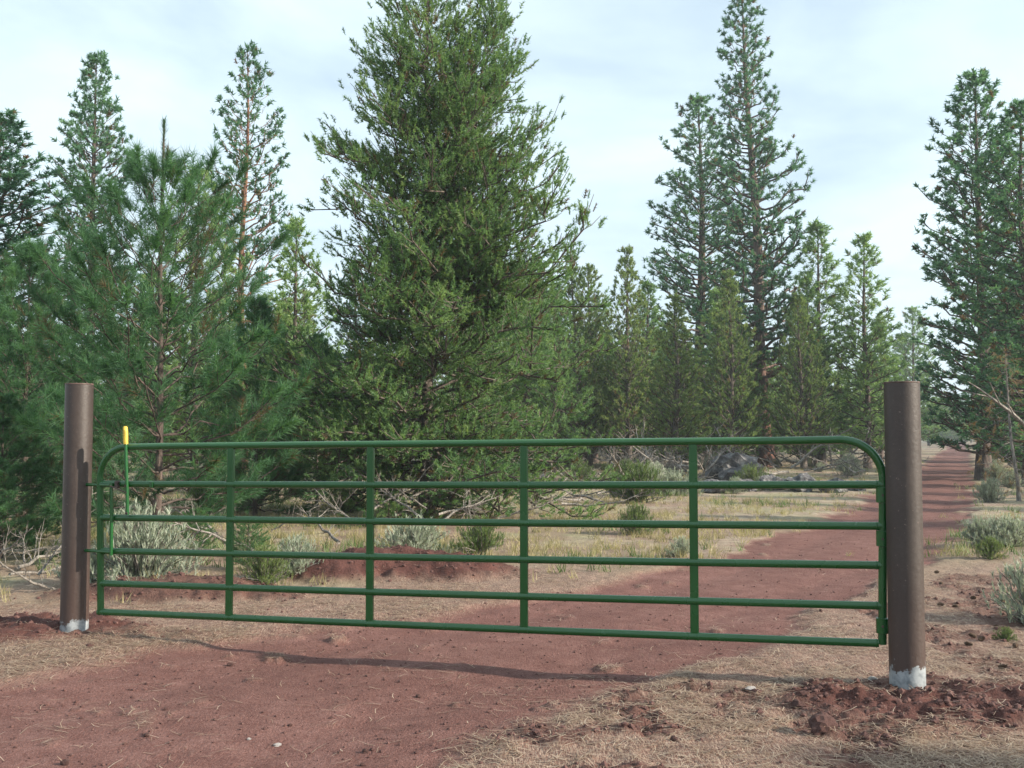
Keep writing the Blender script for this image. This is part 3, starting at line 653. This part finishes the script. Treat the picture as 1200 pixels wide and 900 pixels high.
# dry grass over the clearing
def grass(name, n, y0, y1, dens_f, Lr, w, mat, label, seed, span=.62):
    global rg
    x, y = rand_ground(n, y0, y1, span=span); r_, l_, s_2, *_ = masks(x, y); keep = rg.rand(n) < dens_f(x, y, r_, l_, s_2)
    x, y = x[keep], y[keep]; K = len(x); p = np.stack([x, y, height(x, y)], 1); ax = np.stack([rg.normal(size=K)*.15, rg.normal(size=K)*.15, np.ones(K)], 1)
    V, Fc, tt = blades(p, ax, 12, Lr, w, .02, (3, 48), np.random.RandomState(seed), rg.uniform(.1, .8, K))
    V = V.reshape(-1, 3, 3); off_ = np.repeat(np.random.RandomState(seed).normal(size=(len(V), 2))*.04, 1, 0); V[:, :, :2] += off_[:, None]; V = V.reshape(-1, 3)
    tag(link(name, mesh_np(name, V, Fc, False, tint=tt), M[mat]), label, 'grass', kind='stuff')
grass('dry_grass', 16000, 9, 60, lambda x, y, r, l, s: (1-r)*np.where(y < 12, .12, 1)*(1-s)*(1-l*.8*(y < 13))*np.where(x > edges(y)[1], .35, 1)*(.1+1.3*sstep(.42, .6, fbm(x*.7, y*.7, 3, 60)))*.8, .13, .008, 'grass', 'pale dry grass of the clearing behind the gate', 5)
grass('green_grass', 9000, 9, 60, lambda x, y, r, l, s: (1-r)*np.where(y < 12, .15, 1)*(1-s)*sstep(.5, .65, fbm(x*.6+9, y*.6, 3, 64))*.8, .17, .011, 'rabbit', 'thin green grass and weeds of the clearing behind the gate', 6)

# single stones and cones
def stone(px, py, size, mat, label, name='stone', flat=.7, seed=0, group=None, z=0.0, cat='stone', rough=.25):
    p = on(px, py, z); me, *_ = ico(seed, rough, flat, 3 if size > .05 else 2); o = link(name, me, mat); o.location = (p[0], p[1], float(height(p[:1], p[1:2])[0])+size*flat*.5)
    o.scale = (size,)*3; o.rotation_euler = (0, 0, seed); return tag(o, label, cat, group)
stone(963, 858, .075, M['redstone'], 'largest red earth clod lying in front of the right post', 'clod', .75, 1, cat='clod')
stone(935, 832, .040, M['redstone'], 'smaller red clod just behind the largest clod by the right post', 'clod', .6, 2, cat='clod')
stone(105, 758, .026, M['redstone'], 'small red clod on the pale needles near the left post', 'clod', .8, 3, cat='clod')
stone(325, 859, .022, M['paleclod'], 'pale flat stone on the road in the foreground', 'stone', .4, 4)
stone(292, 854, .014, M['paleclod'], 'tiny pale stone left of the pale flat stone on the road', 'stone', .4, 5)
stone(1023, 800, .030, M['paleclod'], 'pale stone at the foot of the right post', 'stone', .5, 6)
stone(880, 812, .035, M['paleclod'], 'flat whitish chip lying on needles left of the right post', 'stone', .25, 7)
for i, (px, py) in enumerate([(194, 822), (172, 852), (76, 885), (425, 885), (428, 870), (790, 868), (340, 839), (490, 805), (270, 770), (715, 825), (962, 717)]):
    stone(px, py, .013+.004*(i % 3), M['redstone'], 'small dark red pebble standing out on the road', 'pebble', .75, 20+i, 'dark pebbles on the road', cat='pebble')
def cone_mesh(seed):
    mb = MB(); mb.tube([(-1, 0, 0), (-.6, 0, 0), (.2, 0, 0), (1, 0, 0)], [.3, .55, .5, .12], 8)
    r = np.random.RandomState(seed)
    for i in range(70):
        t_ = -0.9+1.85*i/70; a = i*2.4; rr_ = np.interp(t_, [-1, -.5, .3, 1], [.35, .62, .55, .12]); d = np.array([0.35, math.cos(a), math.sin(a)])
        p = np.array([t_, math.cos(a)*rr_*.75, math.sin(a)*rr_*.75]); s2 = np.array([0, -math.sin(a), math.cos(a)])*.14
        mb.add(np.array([p-s2, p+s2, p+d*.33+s2*.6+np.array([.12, 0, 0]), p+d*.33-s2*.6+np.array([.12, 0, 0])]), np.array([[0, 1, 2, 3]]))
    return mesh_np('pine_cone', np.concatenate(mb.V), [np.concatenate(f) for f in mb.F.values()], False)
cm_ = cone_mesh(1)
for i, (px, py) in enumerate([(1102, 711), (1103, 686), (1141, 703), (1174, 705), (1150, 752), (1140, 748), (1168, 738), (1135, 758), (1190, 760), (1120, 713), (1130, 640), (1175, 785), (1182, 741), (1098, 672)]):
    p = on(px, py); o = link('pine_cone', cm_, M['cone']); o.location = (p[0], p[1], gz(p[0], p[1])+.02); o.scale = (.026, .024, .024); o.rotation_euler = (0, .2*math.sin(i), i*1.7)
    tag(o, 'dark brown open pine cone lying on the needles of the right verge', 'pine cone', 'pine cones on the right verge')

# boulders
for i, (px, py, sz, lb) in enumerate([(862, 563, .95, 'largest dark lava boulder left of the tallest pine trunk'), (838, 577, .42, 'low dark rock at the left end of the row of rocks behind the upper rails'), (872, 575, .38, 'low dark rock below the largest boulder'),
                                  (905, 574, .40, 'low dark rock under the tallest pine'), (938, 576, .45, 'dark angular rock right of the tallest pine trunk'), (975, 577, .38, 'low dark rock near the right end of the row of rocks'),
                                  (1002, 575, .28, 'smallest dark rock at the right end of the row'), (640, 566, .3, 'grey rock under the right skirt of the juniper')]):
    stone(px, py, sz, M['boulder'], lb, 'boulder', .62, 70+i, cat='boulder', rough=.32)

# ------------------------------------------------------------------ shrubs
def shrub_mesh(seed, n_st, R, H, bl, bw, per, sp=.05, grey=False):
    r = np.random.RandomState(seed); st, stR, P, A_, T = [], [], [], [], []
    for i in range(n_st):
        a = r.uniform(0, 6.28); e = r.uniform(.0, 1.0)**.7; d = np.array([math.cos(a)*e*R, math.sin(a)*e*R, H*(1-.85*e**3)*r.uniform(.7, 1.1)])
        s = np.linspace(0, 1, 5)[:, None]; pt_ = d*s*np.array([1, 1, 1]); pt_[:, 2] = d[2]*(s[:, 0]**.85); pt_[1:4] += r.normal(size=(3, 3))*.02
        st.append(pt_); stR.append(np.linspace(.009, .003, 5))
        m_ = int(np.linalg.norm(d)*.88/sp)+1
        for w in range(m_):
            u = .12+.88*(w+1)/m_; k = u*4; b = min(int(k), 3); P.append(pt_[b]+(pt_[b+1]-pt_[b])*(k-b)+r.normal(size=3)*.025); A_.append(np.array([math.cos(a)*.4*e, math.sin(a)*.4*e, 1])); T.append(r.uniform(.15, .75)+.15*u)
    sm = mesh_np('stems', *tubes(np.array(st), np.array(stR), 4), smooth=True)
    V, Fc, tt = blades(np.array(P), np.array(A_), per, bl, bw, .06, (0, 45), r, np.array(T)); return sm, mesh_np('leaves', V, Fc, False, tint=tt)
SH = [shrub_mesh(1, 120, .5, .62, .06, .008, 12), shrub_mesh(2, 90, .45, .5, .055, .009, 12), shrub_mesh(3, 110, .6, .45, .06, .009, 11)]
def shrub(k, mat, px, py, s, label, group=None, rz=0, name='sagebrush', loc=None, cat='shrub'):
    p = on(px, py) if loc is None else loc; r = empty(name, (p[0], p[1], gz(p[0], p[1])-.01), rz); r.scale = (s, s, s)
    sm, lm = SH[k]; link('stems', sm, M['deadwood'], r)
    me = lm if mat == 'sage' else LM.setdefault((k, mat), lm.copy())
    if mat != 'sage' and me.materials: pass
    link('leaves', me, M[mat], r); tag(r, label, cat, group); return r
LM = {}
for sm, lm in SH: lm.materials.append(M['sage'])
for k in range(3):
    for mt in ('rabbit', 'brown'):
        me = SH[k][1].copy(); me.materials.clear(); me.materials.append(M[mt]); LM[(k, mt)] = me
shrub(0, 'sage', 165, 690, 1.15, 'large pale grey-green sagebrush behind the latch end of the gate')
shrub(1, 'sage', 100, 688, .7, 'small sagebrush directly behind the left post', rz=1)
shrub(2, 'sage', 485, 652, .95, 'wide grey-green sagebrush under the big juniper behind the gate', rz=2)
shrub(1, 'rabbit', 560, 650, .85, 'yellow-green grassy shrub right of the sagebrush under the juniper', rz=2, name='shrub')
shrub(0, 'rabbit', 310, 690, .55, 'small green shrub low behind the second gate panel', name='shrub', rz=.5)
shrub(1, 'sage', 345, 680, .7, 'small grey sagebrush low behind the second gate panel', rz=3)
shrub(1, 'rabbit', 748, 590, 1.6, 'bright green young shrub in the clearing right of the juniper', name='shrub', rz=1)
shrub(0, 'rabbit', 745, 625, .7, 'small bright green shrub in front of the taller bright green shrub', name='shrub', rz=2)
shrub(1, 'sage', 797, 652, .45, 'small round sagebrush near the left road edge behind the gate', rz=2)
shrub(0, 'sage', 1160, 588, .8, 'pale sagebrush in the right verge beside the road', rz=2)
shrub(2, 'sage', 1185, 640, .85, 'wide sagebrush at the right edge beyond the post', rz=1)
shrub(1, 'sage', 1150, 640, .7, 'small sagebrush right of the hinge post at the road edge', rz=5)
shrub(1, 'sage', 1212, 730, .9, 'sagebrush cut off by the right edge of the photo', rz=3)
shrub(0, 'rabbit', 1160, 655, .4, 'small green tuft in the right verge', rz=1, name='shrub')
shrub(1, 'rabbit', 1178, 752, .20, 'tiny green sprout right of the hinge post', rz=1, name='shrub')
shrub(0, 'sage', 1166, 562, .9, 'pale sagebrush at the foot of the tall pine right of the road', rz=.3)
rng = np.random.RandomState(12); c = 0
while c < 60:
    px = rng.uniform(-20, 1230); Yd = rng.uniform(11, 55) if rng.rand() < .6 else rng.uniform(25, 60); p = far(px, 520, Yd)
    if road_sd(np.array([p[0]]), np.array([p[1]]))[0] > -.5 or Yd < 10: continue
    if Yd < 19: continue
    c += 1; g = rng.rand() < .62
    shrub(rng.randint(3), 'sage' if g else 'rabbit', 0, 0, rng.uniform(.55, 1.3), 'grey-green sagebrush scattered among others under the trees' if g else 'green shrub scattered among others under the trees',
          'scattered sagebrush' if g else 'scattered green shrubs', rng.uniform(0, 6), 'sagebrush' if g else 'shrub', p)

# ------------------------------------------------------------------ dead wood
def dead_mesh(seed, L, r0, nsub=8, bend=.15):
    r = np.random.RandomState(seed); s = np.linspace(0, 1, 8); P = np.zeros((8, 3)); P[:, 0] = s*L; P[:, 2] = bend*L*s*s; P[1:, 1:] += r.normal(size=(7, 2)).cumsum(0)*.02*L
    mb = MB().tube(P, r0*(1-s*.8), 7); sb, sr = [], []
    for i in range(nsub):
        u = r.uniform(.15, .95)*7; a = int(u); c0 = P[a]+(P[min(a+1, 7)]-P[a])*(u-a); d = np.array([.6, r.normal()*.8, r.normal()*.7+.2]); d /= np.linalg.norm(d); l = L*r.uniform(.12, .4)
        q3 = c0+d*np.linspace(0, l, 5)[:, None]; q3[1:] += r.normal(size=(4, 3)).cumsum(0)*.035*l; sb.append(q3); sr.append(r0*.35*np.linspace(1, .2, 5))
        for _ in range(3):
            b = r.randint(1, 4); d2 = d+r.normal(size=3)*.6; d2 /= np.linalg.norm(d2); q4 = q3[b]+d2*np.linspace(0, l*.4, 5)[:, None]; sb.append(q4); sr.append(r0*.18*np.linspace(1, .3, 5))
    mb.add(*tubes(np.array(sb), np.array(sr), 4)); return mesh_np('dead_branch', np.concatenate(mb.V), [np.concatenate(f) for f in mb.F.values()], True)
DM = [dead_mesh(i, 1.8, .032, 9) for i in range(6)]
for d_ in DM: d_.materials.append(M['deadwood'])
rng = np.random.RandomState(9)
def dead(px, py, s, rz, ry, label, group, z=0.0, name='dead_branch', loc=None):
    p = on(px, py) if loc is None else loc; o = link(name, DM[rng.randint(6)]); o.location = (p[0], p[1], gz(p[0], p[1])+z); o.scale = (s,)*3; o.rotation_euler = (rng.uniform(-1, 1), ry, rz); return tag(o, label, 'dead branch', group)
for i in range(34):                                       # brush heap left of the boulders
    dead(rng.uniform(700, 850), rng.uniform(553, 568), rng.uniform(.8, 1.5), rng.uniform(0, 6.28), -rng.uniform(-.1, .8), 'bleached grey branch in the brush heap between juniper and boulder', 'branches of the brush heap', rng.uniform(0, .5))
for i in range(16):
    dead(rng.uniform(590, 720), rng.uniform(572, 600), rng.uniform(.6, 1.1), rng.uniform(0, 6.28), -rng.uniform(-.05, .4), 'grey dead branch on the ground beside the right skirt of the juniper', 'dead branches by the juniper', rng.uniform(0, .2))
for i in range(14):
    dead(rng.uniform(390, 600), rng.uniform(600, 625), rng.uniform(.5, .9), rng.uniform(0, 6.28), -rng.uniform(.1, .7), 'bare dead twig branch low under the big juniper', 'dead branches under the big juniper', rng.uniform(.05, .4))
for i in range(12):
    dead(rng.uniform(-10, 90), rng.uniform(655, 705), rng.uniform(.4, .8), rng.uniform(0, 6.28), -rng.uniform(-.05, .8), 'grey dead branch in the tangle left of the left post', 'dead branches left of the left post', rng.uniform(0, .25))
for i in range(9):
    dead(rng.uniform(200, 420), rng.uniform(620, 665), rng.uniform(.4, .8), rng.uniform(0, 6.28), -rng.uniform(-.05, .6), 'grey dead branch on the ground behind the second gate panel', 'dead branches behind the second panel', rng.uniform(0, .15))
for i in range(50):
    Yd = rng.uniform(35, 62); px = rng.uniform(600, 1060); p = far(px, 500, Yd)
    if road_sd(np.array([p[0]]), np.array([p[1]]))[0] > -.6: continue
    dead(0, 0, rng.uniform(.9, 1.8), rng.uniform(0, 6.28), -rng.uniform(-.05, .7), 'grey dead branch lying in the far clearing', 'dead branches of the far clearing', rng.uniform(0, .3), loc=p)
# leaning dead tree with brown needles at the right edge
rgd = np.random.RandomState(77)
tm, cm = make_tree(91, 4.4, .05, [(0, .8), (.3, 1.1), (.7, .8), (1, .2)], 46, -25, 5, -.35, .28, .45, dict(n=12, l=.16, w=.010, shoot=.2, spread=(10, 70), sp=.2, jit=.03, droop=.5), cb=.1, wob=.2, kink=3, gap=.3)
p = far(1176, 580, 24); r = empty('dead_pine', (p[0]+.35, p[1], gz(p[0], p[1]))); r.rotation_euler = (0, -.12, .6); r.scale = (.8, .8, .8)
link('trunk', tm, M['deadwood'], r); link('crown', cm, M['brown'], r); tag(r, 'small dead tree with drooping brown needles at the right edge', 'dead tree')
dl = MB(); a0 = far(1203, 497, 23); pts_ = [far(1203, 500, 23), far(1188, 486, 22.7), far(1172, 474, 22.5), far(1160, 465, 22.3), far(1148, 456, 22.2), far(1134, 447, 22)]
dl.tube(pts_, [.05, .043, .035, .028, .018, .008], 7)
for (a, b, c_) in (((1160, 465), (1145, 462), (1118, 455)), ((1172, 474), (1168, 466), (1160, 448)), ((1188, 486), (1184, 478), (1180, 472))):
    dl.tube([far(*a, 22.4), far(*b, 22.3), far(*c_, 22.1)], [.022, .014, .005], 5)
# the limb carries on to its root on the ground at the right
e_ = far(1203, 500, 23); dl.tube([e_, e_+np.array([.5, .1, -.4]), np.array([e_[0]+1.0, e_[1]+.3, -.1])], [.05, .06, .075], 7)
o = dl.build('leaning_snag', M['deadwood']); tag(o, 'bleached bare limb leaning in from the right edge towards the road', 'dead branch')

# ------------------------------------------------------------------ haze: thin air between the trees
hz = MB().box((0, 150, 14.5), 620, 640, 33, 0, .01).build('haze', None, smooth=False)
m = bpy.data.materials.new('thin_haze'); m.use_nodes = True; t = m.node_tree; t.nodes.clear()
pv = t.nodes.new('ShaderNodeVolumePrincipled'); pv.inputs['Density'].default_value = .0008; pv.inputs['Color'].default_value = (.80, .90, 1.0, 1); pv.inputs['Anisotropy'].default_value = .2
oo = t.nodes.new('ShaderNodeOutputMaterial'); t.links.new(pv.outputs[0], oo.inputs['Volume'])
hz.data.materials.append(m); tag(hz, kind='stuff', label='thin bluish haze hanging between the far trees', cat='haze')
